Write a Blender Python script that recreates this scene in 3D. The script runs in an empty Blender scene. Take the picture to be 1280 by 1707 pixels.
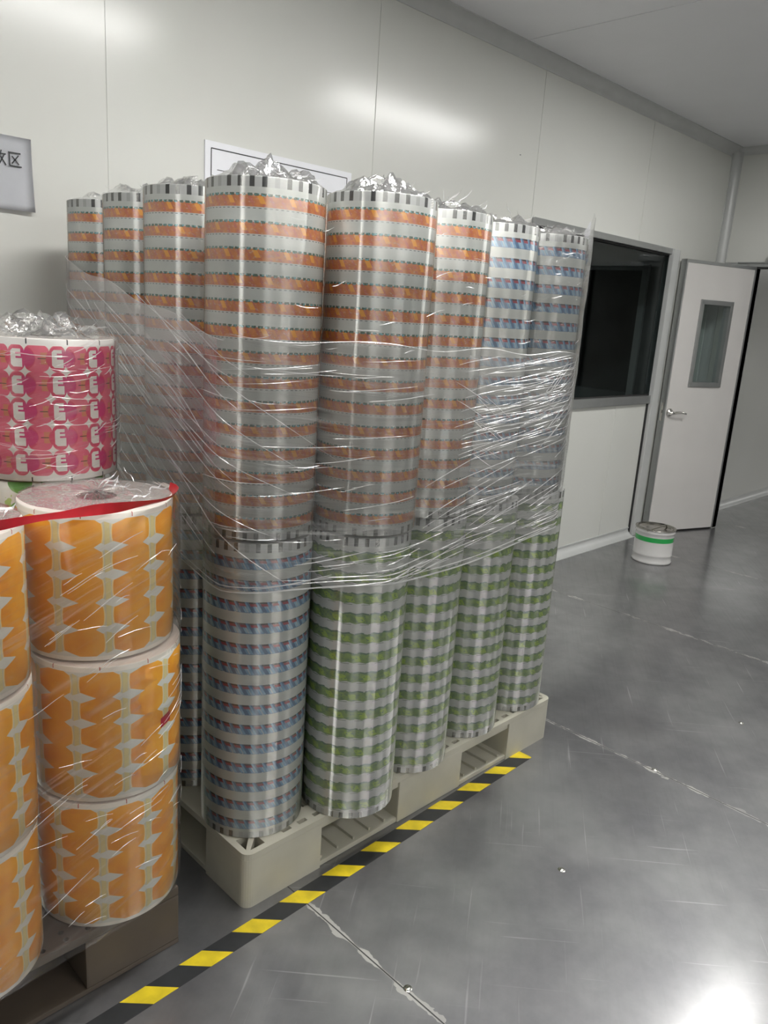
import bpy, bmesh, math, random
from mathutils import Vector, Matrix
random.seed(7)
S = 1.16                       # model units -> metres (whole scene scaled so a door leaf comes out at 2.03 m)
scene = bpy.context.scene
C = scene.collection
PI = math.pi

# ------------------------------------------------------------------ camera
cam_d = bpy.data.cameras.new('camera'); cam = bpy.data.objects.new('camera', cam_d); C.objects.link(cam)
cam_d.sensor_fit = 'VERTICAL'; cam_d.sensor_height = 24.0; cam_d.sensor_width = 18.0
cam_d.lens = 24.0*1300.6/1707.0; cam_d.clip_start = .02; cam_d.clip_end = 100
R3 = Matrix(((0.70891987, 0.12979097, -0.69324376), (-0.70235672, 0.21945393, -0.67715214), (0.06424684, 0.96695102, 0.24673481)))
cam.matrix_world = Matrix.Translation(Vector((-0.8781473, -1.21119581, 1.32145929))) @ R3.to_4x4()
scene.camera = cam
scene.view_settings.view_transform = 'Standard'; scene.view_settings.look = 'None'
scene.view_settings.gamma = 1.0; scene.view_settings.use_curve_mapping = False
scene.view_settings.exposure = 0.27
w = bpy.data.worlds.new('world'); scene.world = w; w.use_nodes = True
w.node_tree.nodes['Background'].inputs[0].default_value = (.5, .5, .52, 1)
w.node_tree.nodes['Background'].inputs[1].default_value = .05
# ceiling panel lamps: centre x, centre y, length along x, width, strength
LAMPS = [(2.86, -.20, 1.25, .22, 29.0), (.50, -.20, 1.2, .22, 32.0), (-2.0, -.12, 1.2, .22, 26.0),
         (2.86, -2.9, 1.2, .22, 18.0), (.50, -2.9, 1.2, .22, 42.0), (-2.0, -2.9, 1.2, .22, 18.0),  # unseen row, there as fill light from the camera side
         (11.2, -.70, 1.2, .6, 14.0), (7.2, -1.2, 1.2, .3, 22.0)]  # the last one is added to brighten the next room
LAMP_COL = (1.0, .99, .965, 1)

# ------------------------------------------------------------------ shader expressions
class X:
    """socket wrapper: python arithmetic becomes Math nodes"""
    def __init__(s, nt, v): s.nt = nt; s.v = v
    def _m(s, op, *a, clamp=False):
        n = s.nt.nodes.new('ShaderNodeMath'); n.operation = op; n.use_clamp = clamp
        for i, q in enumerate((s,)+a):
            q = q.v if isinstance(q, X) else q
            if isinstance(q, (int, float)): n.inputs[i].default_value = q
            else: s.nt.links.new(q, n.inputs[i])
        return X(s.nt, n.outputs[0])
    def __add__(s, o): return s._m('ADD', o)
    __radd__ = __add__
    def __sub__(s, o): return s._m('SUBTRACT', o)
    def __rsub__(s, o): return (s*-1.0)+o
    def __mul__(s, o): return s._m('MULTIPLY', o)
    __rmul__ = __mul__
    def __truediv__(s, o): return s._m('DIVIDE', o)
    def __lt__(s, o): return s._m('LESS_THAN', o)
    def __gt__(s, o): return s._m('GREATER_THAN', o)
    def frac(s): return s._m('FRACT')
    def floor(s): return s._m('FLOOR')
    def abs(s): return s._m('ABSOLUTE')
    def sin(s): return s._m('SINE')
    def pow(s, e): return s._m('POWER', e)
    def max(s, o): return s._m('MAXIMUM', o)
    def min(s, o): return s._m('MINIMUM', o)
    def clamp(s): return s._m('ADD', 0.0, clamp=True)
    def between(s, a, b): return (s > a)*(s < b)
    def ramp(s, a, b): return ((s-a)/(b-a)).clamp()

class M:
    def __init__(s, name):
        s.m = bpy.data.materials.new(name); s.m.use_nodes = True; s.nt = s.m.node_tree
        s.b = s.nt.nodes['Principled BSDF']; s.out = s.nt.nodes['Material Output']
    def node(s, t, **k):
        n = s.nt.nodes.new(t)
        for a, v in k.items(): setattr(n, a, v)
        return n
    def link(s, a, b): s.nt.links.new(a.v if isinstance(a, X) else a, b)
    def set(s, **k):
        for a, v in k.items():
            i = s.b.inputs[a.replace('_', ' ')]
            if isinstance(v, (X,)) or hasattr(v, 'is_linked'): s.link(v, i)
            else: i.default_value = v
        return s
    def uv(s):
        n = s.node('ShaderNodeUVMap'); sp = s.node('ShaderNodeSeparateXYZ'); s.link(n.outputs[0], sp.inputs[0])
        return X(s.nt, sp.outputs[0]), X(s.nt, sp.outputs[1])
    def pos(s):                       # object space, in model units
        n = s.node('ShaderNodeTexCoord'); mp = s.node('ShaderNodeMapping'); mp.inputs['Scale'].default_value = (1/S,)*3
        s.link(n.outputs['Object'], mp.inputs[0]); sp = s.node('ShaderNodeSeparateXYZ'); s.link(mp.outputs[0], sp.inputs[0])
        return tuple(X(s.nt, o) for o in sp.outputs)
    def vec(s, x, y, z=0.0):
        c = s.node('ShaderNodeCombineXYZ')
        for i, q in enumerate((x, y, z)):
            if isinstance(q, X): s.link(q, c.inputs[i])
            else: c.inputs[i].default_value = q
        return c.outputs[0]
    def noise(s, vec, scale=1.0, detail=2.0, rough=.5, dist=0.0):
        n = s.node('ShaderNodeTexNoise'); s.link(vec, n.inputs['Vector'])
        n.inputs['Scale'].default_value = scale; n.inputs['Detail'].default_value = detail
        n.inputs['Roughness'].default_value = rough; n.inputs['Distortion'].default_value = dist
        return X(s.nt, n.outputs[0])
    def mix(s, f, a, b):
        n = s.node('ShaderNodeMix', data_type='RGBA')
        for q, i in ((f, 0), (a, 6), (b, 7)):
            if isinstance(q, X): s.link(q, n.inputs[i])
            elif isinstance(q, (int, float)): n.inputs[i].default_value = q
            elif isinstance(q, tuple): n.inputs[i].default_value = (q[0], q[1], q[2], 1)
            else: s.link(q, n.inputs[i])
        return n.outputs[2]
    def bump(s, h, strength=.3, dist=.001):
        n = s.node('ShaderNodeBump'); n.inputs['Strength'].default_value = strength; n.inputs['Distance'].default_value = dist
        s.link(h, n.inputs['Height']); return n.outputs[0]

def simple(name, col, rough=.5, metal=0.0, noise=0.0, nscale=6, bump=0.0, coat=0.0, spec=.5):
    m = M(name); m.set(Roughness=rough, Metallic=metal); m.b.inputs['Coat Weight'].default_value = coat
    m.b.inputs['Specular IOR Level'].default_value = spec
    x, y, z = m.pos(); n = m.noise(m.vec(x, y, z), nscale, 4)
    d = tuple(c*(1-noise) for c in col); m.link(m.mix(n.ramp(.3, .7), d, tuple(col)), m.b.inputs['Base Color'])
    if bump: m.link(m.bump(n, .4, bump), m.b.inputs['Normal'])
    return m.m

def roll_finish(m, metal, rough, aniso, mirror=.24):
    """wound plastic film: half-mirror sheen drawn out along the roll's axis"""
    m.set(Metallic=metal, Roughness=rough, Anisotropic=aniso)
    t = m.node('ShaderNodeTangent', direction_type='RADIAL', axis='Z'); m.link(t.outputs[0], m.b.inputs['Tangent'])
    m.b.inputs['Anisotropic Rotation'].default_value = 0.0
    m.b.inputs['Coat Weight'].default_value = 0.0
    g = m.node('ShaderNodeBsdfGlossy'); g.inputs['Roughness'].default_value = .36; g.inputs['Anisotropy'].default_value = .99; g.inputs['Rotation'].default_value = 0.0; m.link(t.outputs[0], g.inputs['Tangent']); g.inputs[0].default_value = (.97, .97, .92, 1)
    lw = m.node('ShaderNodeLayerWeight'); lw.inputs[0].default_value = .25
    x = m.node('ShaderNodeMixShader'); m.link(X(m.nt, lw.outputs['Fresnel'])*.9+mirror, x.inputs[0])
    m.link(m.b.outputs[0], x.inputs[1]); m.link(g.outputs[0], x.inputs[2]); m.link(x.outputs[0], m.out.inputs[0])

def print_material(kind):
    m = M('printed film '+kind); u, v = m.uv(); H = .702
    n1 = m.noise(m.vec(u*60, v*60), 1, 3); n2 = m.noise(m.vec(u*150+v*60, v*200), 1, 2); n3 = m.noise(m.vec(u*14, v*21), 1, 2)
    P = .0478; t = ((v-.012)/P).frac(); k = ((v-.012)/P).floor()
    base = m.mix(n3.ramp(.3, .7), (.40, .42, .395), (.47, .48, .455))
    lean = u+v*.55
    if kind == 'orange':
        band = t.between(.30, .74)
        c = m.mix(n1.ramp(.35, .65), (.38, .105, .03), (.52, .17, .04))
        c = m.mix((lean/.019).frac().between(.1, .42)*(n2 > .45), c, (.40, .10, .06))
        c = m.mix((lean/.060+k*.0).frac().between(.35, .52)*t.between(.42, .7), c, (.66, .27, .03))
        c = m.mix(n2.ramp(.58, .72)*.6, c, (.46, .33, .26))
        top = ((u/.0125+n1*.8).frac() < .72)*t.between(.70, .80)
        col = m.mix(band, base, c); col = m.mix(top, col, (.05, .10, .07))
        col = m.mix(top*(n2 > .55), col, (.12, .30, .33))
        col = m.mix(((u/.0105).frac() < .5)*t.between(.235, .265), col, (.10, .10, .10))
    elif kind == 'blue':
        band = t.between(.28, .76)
        c = m.mix(n1.ramp(.35, .65), (.10, .21, .36), (.22, .36, .48))
        c = m.mix((lean/.0235).frac().between(.0, .38), c, (.07, .13, .23))
        c = m.mix((lean/.0235).frac().between(.6, .72), c, (.33, .39, .43))
        dot = ((lean/.0235).frac()-.5).abs()
        c = m.mix((dot < .30)*t.between(.56, .74), c, (.24, .04, .06))
        c = m.mix((dot < .33)*t.between(.68, .78), c, (.05, .03, .04))
        col = m.mix(band, base, c)
        col = m.mix(t.between(.255, .28)*(n2 > .42), col, (.10, .15, .25))
    else:
        edge = (u/.028).frac(); wob = (edge-.5).abs()*.26
        band = (t-wob*.5).between(.24, .72)
        c = m.mix(n1.ramp(.35, .65), (.085, .15, .05), (.16, .25, .06))
        c = m.mix((lean/.056).frac().between(.30, .62)*t.between(.34, .62), c, (.23, .35, .04))
        c = m.mix((n2 > .60), c, (.07, .14, .06))
        col = m.mix(band, base, c)
        col = m.mix((n1 > .45)*(t-wob*.5).between(.68, .76), col, (.06, .12, .07))
        col = m.mix(t.between(.20, .225)*((u/.04).frac() < .5), col, (.08, .12, .07))
    # register bars at the two ends
    cell = u/.0235; cf = cell.frac(); ci = m.noise(m.vec(cell.floor()*3.7, .3), 1, 0)
    bar = cf.between(.32, .72); bc = m.mix(ci > .38, (.30, .31, .30), (.02, .022, .025))
    ends = (v < .017).max(v > H-.019)
    e = m.mix(bar, (.40, .41, .40), bc); col = m.mix(ends, col, e)
    m.link(col, m.b.inputs['Base Color'])
    roll_finish(m, .15, .40, .9)
    ring = m.noise(m.vec(0.0, v*420), 1, 2)
    m.link(m.bump(ring, .35, .0006), m.b.inputs['Normal'])
    return m.m

def label_material(kind):
    m = M('printed label '+kind); u, v = m.uv(); H = .270
    n1 = m.noise(m.vec(u*30, v*30), 1, 3)
    if kind == 'pink':
        PU, PV = .86080/12, .0495; cu = (u/PU).frac(); cv = ((v-.0115)/PV).frac()
        x = (cu-.5)*PU/PV; y = cv-.5                     # cell coordinates, y in -.5 .. .5
        base = m.mix(n1.ramp(.3, .7), (.72, .10, .18), (.80, .16, .23))
        col = m.mix((x < -.22)*(y.abs() < .22)*(x > -.62), base, (.66, .22, .12))
        col = m.mix((x < -.30)*(y.abs() < .018), col, (.10, .05, .02))
        r = (x-.10)*(x-.10)*.8+y*y
        col = m.mix(r < .235, col, (.66, .06, .13)); col = m.mix((x-.22)*(x-.22)*.7+y*y < .115, col, (.62, .03, .17))
        g = x+.03
        body = (g.between(-.20, -.02)*(y.abs() < .30)).max(g.between(-.20, .16)*y.between(.20, .33))
        body = body.max(g.between(-.20, .17)*y.between(.05, .14)).max(g.between(-.18, .21)*y.between(-.34, -.02))
        cut = ((g+.20)+(.34-y) < .09).max((g+.20)+(y+.34) < .09)
        col = m.mix(body*(1.0-cut), col, (.80, .78, .72))
        yy = ((v-.0115)/PV+.5).frac()-.5
        for cx in (.28, .68):
            xx = (((u/PU)+(1.0-cx)).frac()-.5)*PU/PV
            xx2 = (u/PU-cx+.5).frac()-.5; xx2 = xx2*(PU/PV)
            star = (xx2.abs()+.0001).pow(.6)+(yy.abs()+.0001).pow(.6)
            col = m.mix(star < .44, col, (.80, .78, .72))
        col = m.mix((v < .0115).max(v > H-.0125), col, (.80, .78, .74))
        col = m.mix(((v < .009).max(v > H-.010))*((u/PU+.28).frac() < .035), col, (.03, .03, .03))
    elif kind == 'orange':
        PU, PV = .86080/10, .0505; cu = (u/PU).frac(); cv = ((v-.009)/PV).frac(); x = (cu-.5)*PU; y = cv-.5
        base = m.mix(n1.ramp(.3, .7), (.52, .50, .38), (.60, .56, .45))
        wdt = (1.0-(y*y*4.0)).max(0.0).pow(.5)*.0075+.0275
        o = m.mix(n1.ramp(.35, .65), (.72, .25, .008), (.80, .34, .015))
        o = m.mix(x.ramp(-.03, .03)*.5, o, (.82, .42, .05))
        col = m.mix(x.abs() < wdt, base, o)
        col = m.mix((x.abs()-wdt).between(0, .0022), col, (.78, .62, .30))
        col = m.mix((x.abs() > PU/2-.0045), col, (.66, .56, .26))
        yy = ((v-.009)/PV+.5).frac()-.5; xd = ((u/PU)+.5-.12).frac()-.5; xd = xd*PU
        col = m.mix((xd.abs()/.026+yy.abs()/.20) < 1.0, col, (.66, .66, .60))
        xe = (((u/PU)+.5+.12).frac()-.5)*PU
        col = m.mix((xe.abs()/.012+yy.abs()/.16) < 1.0, col, (.66, .66, .60))
        col = m.mix((v < .009).max(v > H-.010), col, (.80, .76, .68))
        col = m.mix((v > H-.008)*((u/PU+.5).frac() < .02), col, (.40, .05, .03))
    else:
        base = (.72, .70, .62); cu = (u/.06).frac()-.5; cv = (v/.06).frac()-.5
        col = m.mix((cu*cu+cv*cv) < .14, base, (.10, .30, .04))
        col = m.mix(n1 > .62, col, (.35, .50, .10))
    m.link(col, m.b.inputs['Base Color'])
    roll_finish(m, 0.0, .40, .9, .05)
    ring = m.noise(m.vec(u*3, v*160), 1, 2); m.link(m.bump(ring, .25, .0008), m.b.inputs['Normal'])
    return m.m

def film_material(name, haze, streak, su, sv, tilt=0.0, tint=(.86, .85, .86), rough=.12, bumpd=.004, bstr=.5, gloss=.55):
    """clear stretch film: mostly see-through, cloudy where it is pulled into creases"""
    m = M(name); nt = m.nt; u, v = m.uv()
    uu = u*su; vv = (v+u*tilt)*sv
    warp = m.noise(m.vec(u*3, v*3), 1, 2)
    n1 = m.noise(m.vec(uu, vv+warp*2.5), 1, 3, .6); n2 = m.noise(m.vec(uu*.5, vv*2.3+warp*4), 1, 2, .5)
    n3 = m.noise(m.vec(u*6, v*9), 1, 2)
    st = (n1.ramp(.50, .74)+n2.ramp(.60, .80)*.7)*n3.ramp(.30, .62)
    fac = (st*streak+haze).clamp()
    tr = m.node('ShaderNodeBsdfTransparent'); gl = m.node('ShaderNodeBsdfGlossy'); gl.inputs['Roughness'].default_value = rough
    df = m.node('ShaderNodeBsdfDiffuse'); df.inputs[0].default_value = (*tint, 1); gl.inputs[0].default_value = (.95, .95, .95, 1)
    tl = m.node('ShaderNodeBsdfTranslucent'); tl.inputs[0].default_value = (*tint, 1)
    bmp = m.bump(n1+n2*.6, bstr, bumpd)
    for q in (gl, df): m.link(bmp, q.inputs['Normal'])
    a = m.node('ShaderNodeMixShader'); a.inputs[0].default_value = .35; m.link(df.outputs[0], a.inputs[1]); m.link(tl.outputs[0], a.inputs[2])
    b = m.node('ShaderNodeMixShader'); b.inputs[0].default_value = gloss; m.link(a.outputs[0], b.inputs[1]); m.link(gl.outputs[0], b.inputs[2])
    c = m.node('ShaderNodeMixShader'); m.link(fac, c.inputs[0]); m.link(tr.outputs[0], c.inputs[1]); m.link(b.outputs[0], c.inputs[2])
    fr = m.node('ShaderNodeFresnel'); fr.inputs[0].default_value = 1.35; m.link(bmp, fr.inputs['Normal'])
    g2 = m.node('ShaderNodeBsdfGlossy'); g2.inputs['Roughness'].default_value = .06; m.link(bmp, g2.inputs['Normal'])
    d = m.node('ShaderNodeMixShader'); m.link(X(nt, fr.outputs[0])*.7, d.inputs[0]); m.link(c.outputs[0], d.inputs[1]); m.link(g2.outputs[0], d.inputs[2])
    m.link(d.outputs[0], m.out.inputs[0])
    return m.m

# ------------------------------------------------------------------ materials
MAT = {}
for k in ('orange', 'blue', 'green'): MAT['film_'+k] = print_material(k)
for k in ('orange', 'pink', 'leaf'): MAT['label_'+k] = label_material(k)
MAT['film_end'] = simple('roll end', (.55, .55, .53), .35, .0, .15, 60)
MAT['paper_end'] = simple('paper roll end', (.80, .72, .66), .5, 0, .08, 40)
MAT['core'] = simple('cardboard core', (.16, .10, .07), .8, 0, .3, 60)
MAT['wrap'] = film_material('stretch film belt', .24, .60, 2.0, 55, .10)
MAT['wrap_mid'] = film_material('stretch film thin', .09, .50, 2.0, 55, .06)
MAT['wrap_left'] = film_material('stretch film slanting pink reflection', .34, .45, 2.0, 60, .55, (.84, .72, .75))  # pink tint paints in the pink roll's reflection
MAT['wrap_low'] = film_material('stretch film loose', .03, .34, 3, 60, -.3)
MAT['crumple'] = film_material('crumpled film', .04, .40, 30, 30, 0, (.93, .93, .94), .15, .01, .8, .25)
MAT['fold'] = film_material('white film and fold glints', .60, .5, 20, 300, 0, (.94, .94, .95), .2, .001, .3, .3)  # slivers and hems; on crease ribbons its white stands for highlights
MAT['beige'] = simple('beige pallet plastic', (.56, .54, .45), .45, 0, .14, 9, .0004)
MAT['brown'] = simple('brown pallet plastic', (.125, .100, .078), .5, 0, .25, 8, .0005)
MAT['alu'] = simple('aluminium profile', (.42, .43, .43), .32, .75, .1, 12)
MAT['alu_white'] = simple('pale coated profile', (.58, .59, .58), .35, .1, .06, 12)
MAT['leaf_white'] = simple('door leaf enamel', (.66, .64, .62), .38, 0, .05, 5)
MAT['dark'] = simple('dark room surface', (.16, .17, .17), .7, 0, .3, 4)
MAT['gasket'] = simple('black rubber gasket and shadow strip', (.015, .015, .015), .6)
MAT['chrome'] = simple('chrome', (.62, .61, .58), .16, 1.0)
MAT['white_paper'] = simple('white paper', (.84, .85, .89), .6, 0, .05, 14)
MAT['ink'] = simple('grey ink', (.035, .037, .04), .7)
MAT['red'] = simple('red film strap', (.72, .015, .03), .28, 0, .25, 30, .002, .4)
MAT['darkred'] = simple('dark red label', (.35, .012, .03), .5)
MAT['can_white'] = simple('can enamel', (.62, .61, .60), .22, 0, .05, 20, 0, .5)
MAT['can_green'] = simple('can green stripe', (.01, .36, .07), .22, 0, .1, 20, 0, .5)
MAT['tin'] = simple('tin lid', (.45, .43, .38), .2, 1.0, .3, 20, .002)
MAT['yellow'] = simple('yellow tape', (.78, .60, .02), .42, 0, .35, 22)
MAT['black'] = simple('black tape', (.030, .032, .034), .42, 0, .4, 22)
MAT['lamp_frame'] = simple('lamp frame', (.7, .7, .7), .4)
MAT['ceiling'] = simple('painted ceiling panel', (.80, .80, .82), .36, 0, .04, 3)

def wall_mat():
    m = M('enamelled wall panel'); x, y, z = m.pos()
    n = m.noise(m.vec(x, y, z), 2.0, 3); n2 = m.noise(m.vec(x*7, y*7, z*.8), 1, 2)
    m.link(m.mix(n.ramp(.3, .7), (.66, .665, .625), (.68, .685, .65)), m.b.inputs['Base Color'])
    m.set(Roughness=.205); m.b.inputs['Specular IOR Level'].default_value = .54
    m.link(m.bump(n+n2*.3, .12, .004), m.b.inputs['Normal'])
    return m.m
MAT['wall'] = wall_mat()

def floor_mat():
    m = M('stainless steel floor sheets'); x, y, z = m.pos()
    n1 = m.noise(m.vec(x, y), 1.6, 4, .6); n2 = m.noise(m.vec(x*6, y*6), 1, 5, .65)
    br = m.noise(m.vec(x*2.0+y*1.2, y*90-x*40), 1, 3, .6); br2 = m.noise(m.vec(x*60+y*60, (y-x)*3), 1, 3, .6)
    sc = m.noise(m.vec((x+y*.6)*2.2, (y-x*.7)*70), 1, 2, .5, .3)
    sc2 = m.noise(m.vec((x-y*.9)*1.7, (y+x*1.1)*60), 1, 2, .5, .3)
    col = m.mix(n2.ramp(.3, .7), (.18, .18, .19), (.26, .26, .265))
    col = m.mix(n1.ramp(.52, .68)*.35, col, (.42, .42, .42))
    col = m.mix(n1.ramp(.47, .32)*.45, col, (.12, .12, .125))
    col = m.mix(sc.ramp(.665, .74)*n1.ramp(.42, .6)*.40, col, (.62, .62, .62))
    col = m.mix(sc2.ramp(.675, .75)*n1.ramp(.38, .55)*.40, col, (.60, .60, .60))
    # joints between sheets, one every 1.175 along x
    P = 1.172; d = ((x-.121+P*.5+n2*.0)/P).frac()-.5; d = (d*P).abs()
    jn = m.noise(m.vec(x*20, y*14), 1, 3, .6); jl = m.noise(m.vec(y*3.3, x*2.0), 1, 2)
    worn = (d < (jn.ramp(.45, .8)*.020+.0025))*jl.ramp(.40, .50)
    col = m.mix(worn*.75, col, (.60, .59, .56)); col = m.mix(d < .0016, col, (.09, .09, .09))
    m.link(col, m.b.inputs['Base Color'])
    ro = n2*.12+n1*.16+.30+worn*.2+sc.ramp(.5, .7)*.06
    m.set(Metallic=.85, Roughness=ro); m.b.inputs['Coat Weight'].default_value = .9; m.b.inputs['Coat Roughness'].default_value = .18; m.b.inputs['Coat IOR'].default_value = 1.7
    m.link(m.bump(br*.3+br2*.15+n1*3.0+n2*.25-(d < .0016)*1.0, .16, .0016), m.b.inputs['Normal'])
    return m.m
MAT['floor'] = floor_mat()

def glass_mat(name, fac, tint=(.9, .95, .95)):
    m = M(name); tr = m.node('ShaderNodeBsdfTransparent'); tr.inputs[0].default_value = (*tint, 1)
    gl = m.node('ShaderNodeBsdfGlossy'); gl.inputs['Roughness'].default_value = .03
    a = m.node('ShaderNodeMixShader'); a.inputs[0].default_value = fac
    m.link(tr.outputs[0], a.inputs[1]); m.link(gl.outputs[0], a.inputs[2]); m.link(a.outputs[0], m.out.inputs[0]); return m.m
MAT['glass'] = glass_mat('window glass', .05); MAT['door_glass'] = glass_mat('door glass', .14)
def emit(name, s):
    m = M(name); e = m.node('ShaderNodeEmission'); e.inputs[0].default_value = LAMP_COL; e.inputs[1].default_value = s
    m.link(e.outputs[0], m.out.inputs[0]); return m.m

# ------------------------------------------------------------------ mesh helpers
def obj(name, bm, mats, parent=None, smooth=False):
    me = bpy.data.meshes.new(name); bm.normal_update(); bm.to_mesh(me); bm.free()
    for m in (mats if isinstance(mats, (list, tuple)) else [mats]): me.materials.append(m)
    if smooth:
        for p in me.polygons: p.use_smooth = True
    o = bpy.data.objects.new(name, me); C.objects.link(o)
    if parent: o.parent = parent
    return o
def tag(o, label, cat, group=None, kind=None):
    o['label'] = label; o['category'] = cat
    if group: o['group'] = group
    if kind: o['kind'] = kind
    return o
def empty(name, loc, rz=0):
    o = bpy.data.objects.new(name, None); C.objects.link(o); o.location = loc; o.rotation_euler.z = rz; return o
def struct(o): o['kind'] = 'structure'; return o
def box(bm, x0, x1, y0, y1, z0, z1, mi=0, bev=0.0):
    vs = [bm.verts.new((x, y, z)) for z in (z0, z1) for y in (y0, y1) for x in (x0, x1)]
    fs = [bm.faces.new([vs[i] for i in q]) for q in ((0, 2, 3, 1), (4, 5, 7, 6), (0, 1, 5, 4), (2, 6, 7, 3), (0, 4, 6, 2), (1, 3, 7, 5))]
    for f in fs: f.material_index = mi
    if bev:
        es = set(e for f in fs for e in f.edges)
        r = bmesh.ops.bevel(bm, geom=list(es), offset=bev, segments=2, profile=.7, affect='EDGES')
        for f in r['faces']: f.material_index = mi
    return vs
def lathe(bm, prof, n=64, cx=0, cy=0, mi=0, uvl=None, smooth=True, closed=False):
    """prof: (r, z[, material])"""
    rings = [[bm.verts.new((cx+p[0]*math.cos(2*PI*i/n), cy+p[0]*math.sin(2*PI*i/n), p[1])) for i in range(n)] for p in prof]
    rr = max(p[0] for p in prof); z0 = min(p[1] for p in prof)
    for j in range(len(prof)-1 + (1 if closed else 0)):
        a, b = rings[j], rings[(j+1) % len(prof)]
        for i in range(n):
            k = (i+1) % n; f = bm.faces.new((a[i], a[k], b[k], b[i])); f.smooth = smooth
            f.material_index = prof[j][2] if len(prof[j]) > 2 else mi
            if uvl:
                us = (2*PI*rr*i/n, 2*PI*rr*(i+1)/n)
                for lp, (uu, q) in zip(f.loops, ((us[0], a[i]), (us[1], a[k]), (us[1], b[k]), (us[0], b[i]))):
                    lp[uvl].uv = (uu, q.co.z-z0)
    return rings
def ribbon(bm, pts, nrm, wd, uvl=None, mi=0):
    """flat strip along pts, its width lying across nrm"""
    prev = None; L = 0
    for i, p in enumerate(pts):
        a = pts[max(i-1, 0)]; b = pts[min(i+1, len(pts)-1)]; t = (b-a)
        if t.length < 1e-9: continue
        t.normalize(); n = nrm[i] if isinstance(nrm, list) else nrm; s = t.cross(n).normalized()
        k = wd*(math.sin(PI*(i+.35)/(len(pts)-.3)) if len(pts) > 2 else 1)
        k = max(k, wd*.15)
        v = (bm.verts.new(p-s*k/2), bm.verts.new(p+s*k/2+n*.0008)); L += (p-a).length
        if prev:
            f = bm.faces.new((prev[0], prev[1], v[1], v[0])); f.material_index = mi
            if uvl:
                for lp, q in zip(f.loops, ((L-.01, 0), (L-.01, wd), (L, wd), (L, 0))): lp[uvl].uv = q
        prev = v

# ------------------------------------------------------------------ room shell
X0, X1, Y0, YW, ZC = -4.2, 4.57, -4.6, 1.13, 2.50
XB = 14.0                                       # the next room runs on to here
bm = bmesh.new(); box(bm, X0-.2, XB, Y0-.2, 3.6, -.08, 0); struct(obj('floor', bm, MAT['floor']))
bm = bmesh.new(); box(bm, X0-.2, XB, Y0-.2, 3.6, ZC, ZC+.08)
for xs in (2.16, 4.5, -.2): box(bm, xs-.0015, xs+.0015, Y0, YW, ZC-.002, ZC)
struct(obj('ceiling', bm, MAT['ceiling']))
WT = .06
WX0, WX1, WZ0, WZ1 = 2.42, 3.93, .905, 1.79       # window opening
bm = bmesh.new()
box(bm, X0, WX0, YW, YW+WT, 0, ZC); box(bm, WX1, XB, YW, YW+WT, 0, ZC)
box(bm, WX0, WX1, YW, YW+WT, 0, WZ0); box(bm, WX0, WX1, YW, YW+WT, WZ1, ZC)
xs = .269-1.062*4
while xs < X1-.3:                                # joints between the wall panels
    for za, zb in ([(0, ZC)] if not WX0 < xs < WX1 else [(0, WZ0), (WZ1, ZC)]):
        box(bm, xs-.0028, xs+.0028, YW-.0022, YW, za, zb, 0, .0008)
    xs += 1.062
box(bm, 2.251, 2.257, YW-.003, YW, 2.060, 2.063, 1)
struct(obj('wall_left', bm, [MAT['wall'], MAT['dark']]))
DY0, DY1, DZ = .20, .87, 1.765                     # doorway in the far wall
bm = bmesh.new(); box(bm, X1, X1+WT, DY1, YW, 0, ZC); box(bm, X1, X1+WT, Y0, DY0, 0, ZC); box(bm, X1, X1+WT, DY0, DY1, DZ, ZC)
struct(obj('wall_far', bm, MAT['wall']))
bm = bmesh.new(); box(bm, X0, XB, Y0-.1, Y0, 0, ZC); struct(obj('wall_right', bm, MAT['wall']))
bm = bmesh.new(); box(bm, X0-.1, X0, Y0, YW, 0, ZC); struct(obj('wall_back', bm, MAT['wall']))
bm = bmesh.new(); box(bm, XB-.1, XB, Y0, YW, 0, ZC); struct(obj('wall_end', bm, MAT['wall']))
# dark room behind the window
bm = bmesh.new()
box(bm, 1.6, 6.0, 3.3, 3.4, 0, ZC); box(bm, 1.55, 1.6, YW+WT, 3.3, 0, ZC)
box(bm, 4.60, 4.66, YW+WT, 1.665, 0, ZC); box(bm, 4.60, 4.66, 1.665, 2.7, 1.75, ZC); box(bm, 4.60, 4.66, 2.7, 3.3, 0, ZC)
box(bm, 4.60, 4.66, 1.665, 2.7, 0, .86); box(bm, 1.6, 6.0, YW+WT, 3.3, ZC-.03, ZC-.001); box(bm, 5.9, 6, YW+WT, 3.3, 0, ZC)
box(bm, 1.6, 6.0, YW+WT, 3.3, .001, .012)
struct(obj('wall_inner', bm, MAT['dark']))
bm = bmesh.new()                                   # frame of the opening in that room's end wall
box(bm, 4.575, 4.60, 1.625, 1.675, .84, 1.78, 0, .003); box(bm, 4.575, 4.60, 1.625, 2.72, 1.74, 1.765, 0, .003)
box(bm, 4.56, 4.60, 1.48, 1.52, .94, 1.46, 0, .003)
struct(obj('trim_1', bm, MAT['alu_white']))
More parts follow.
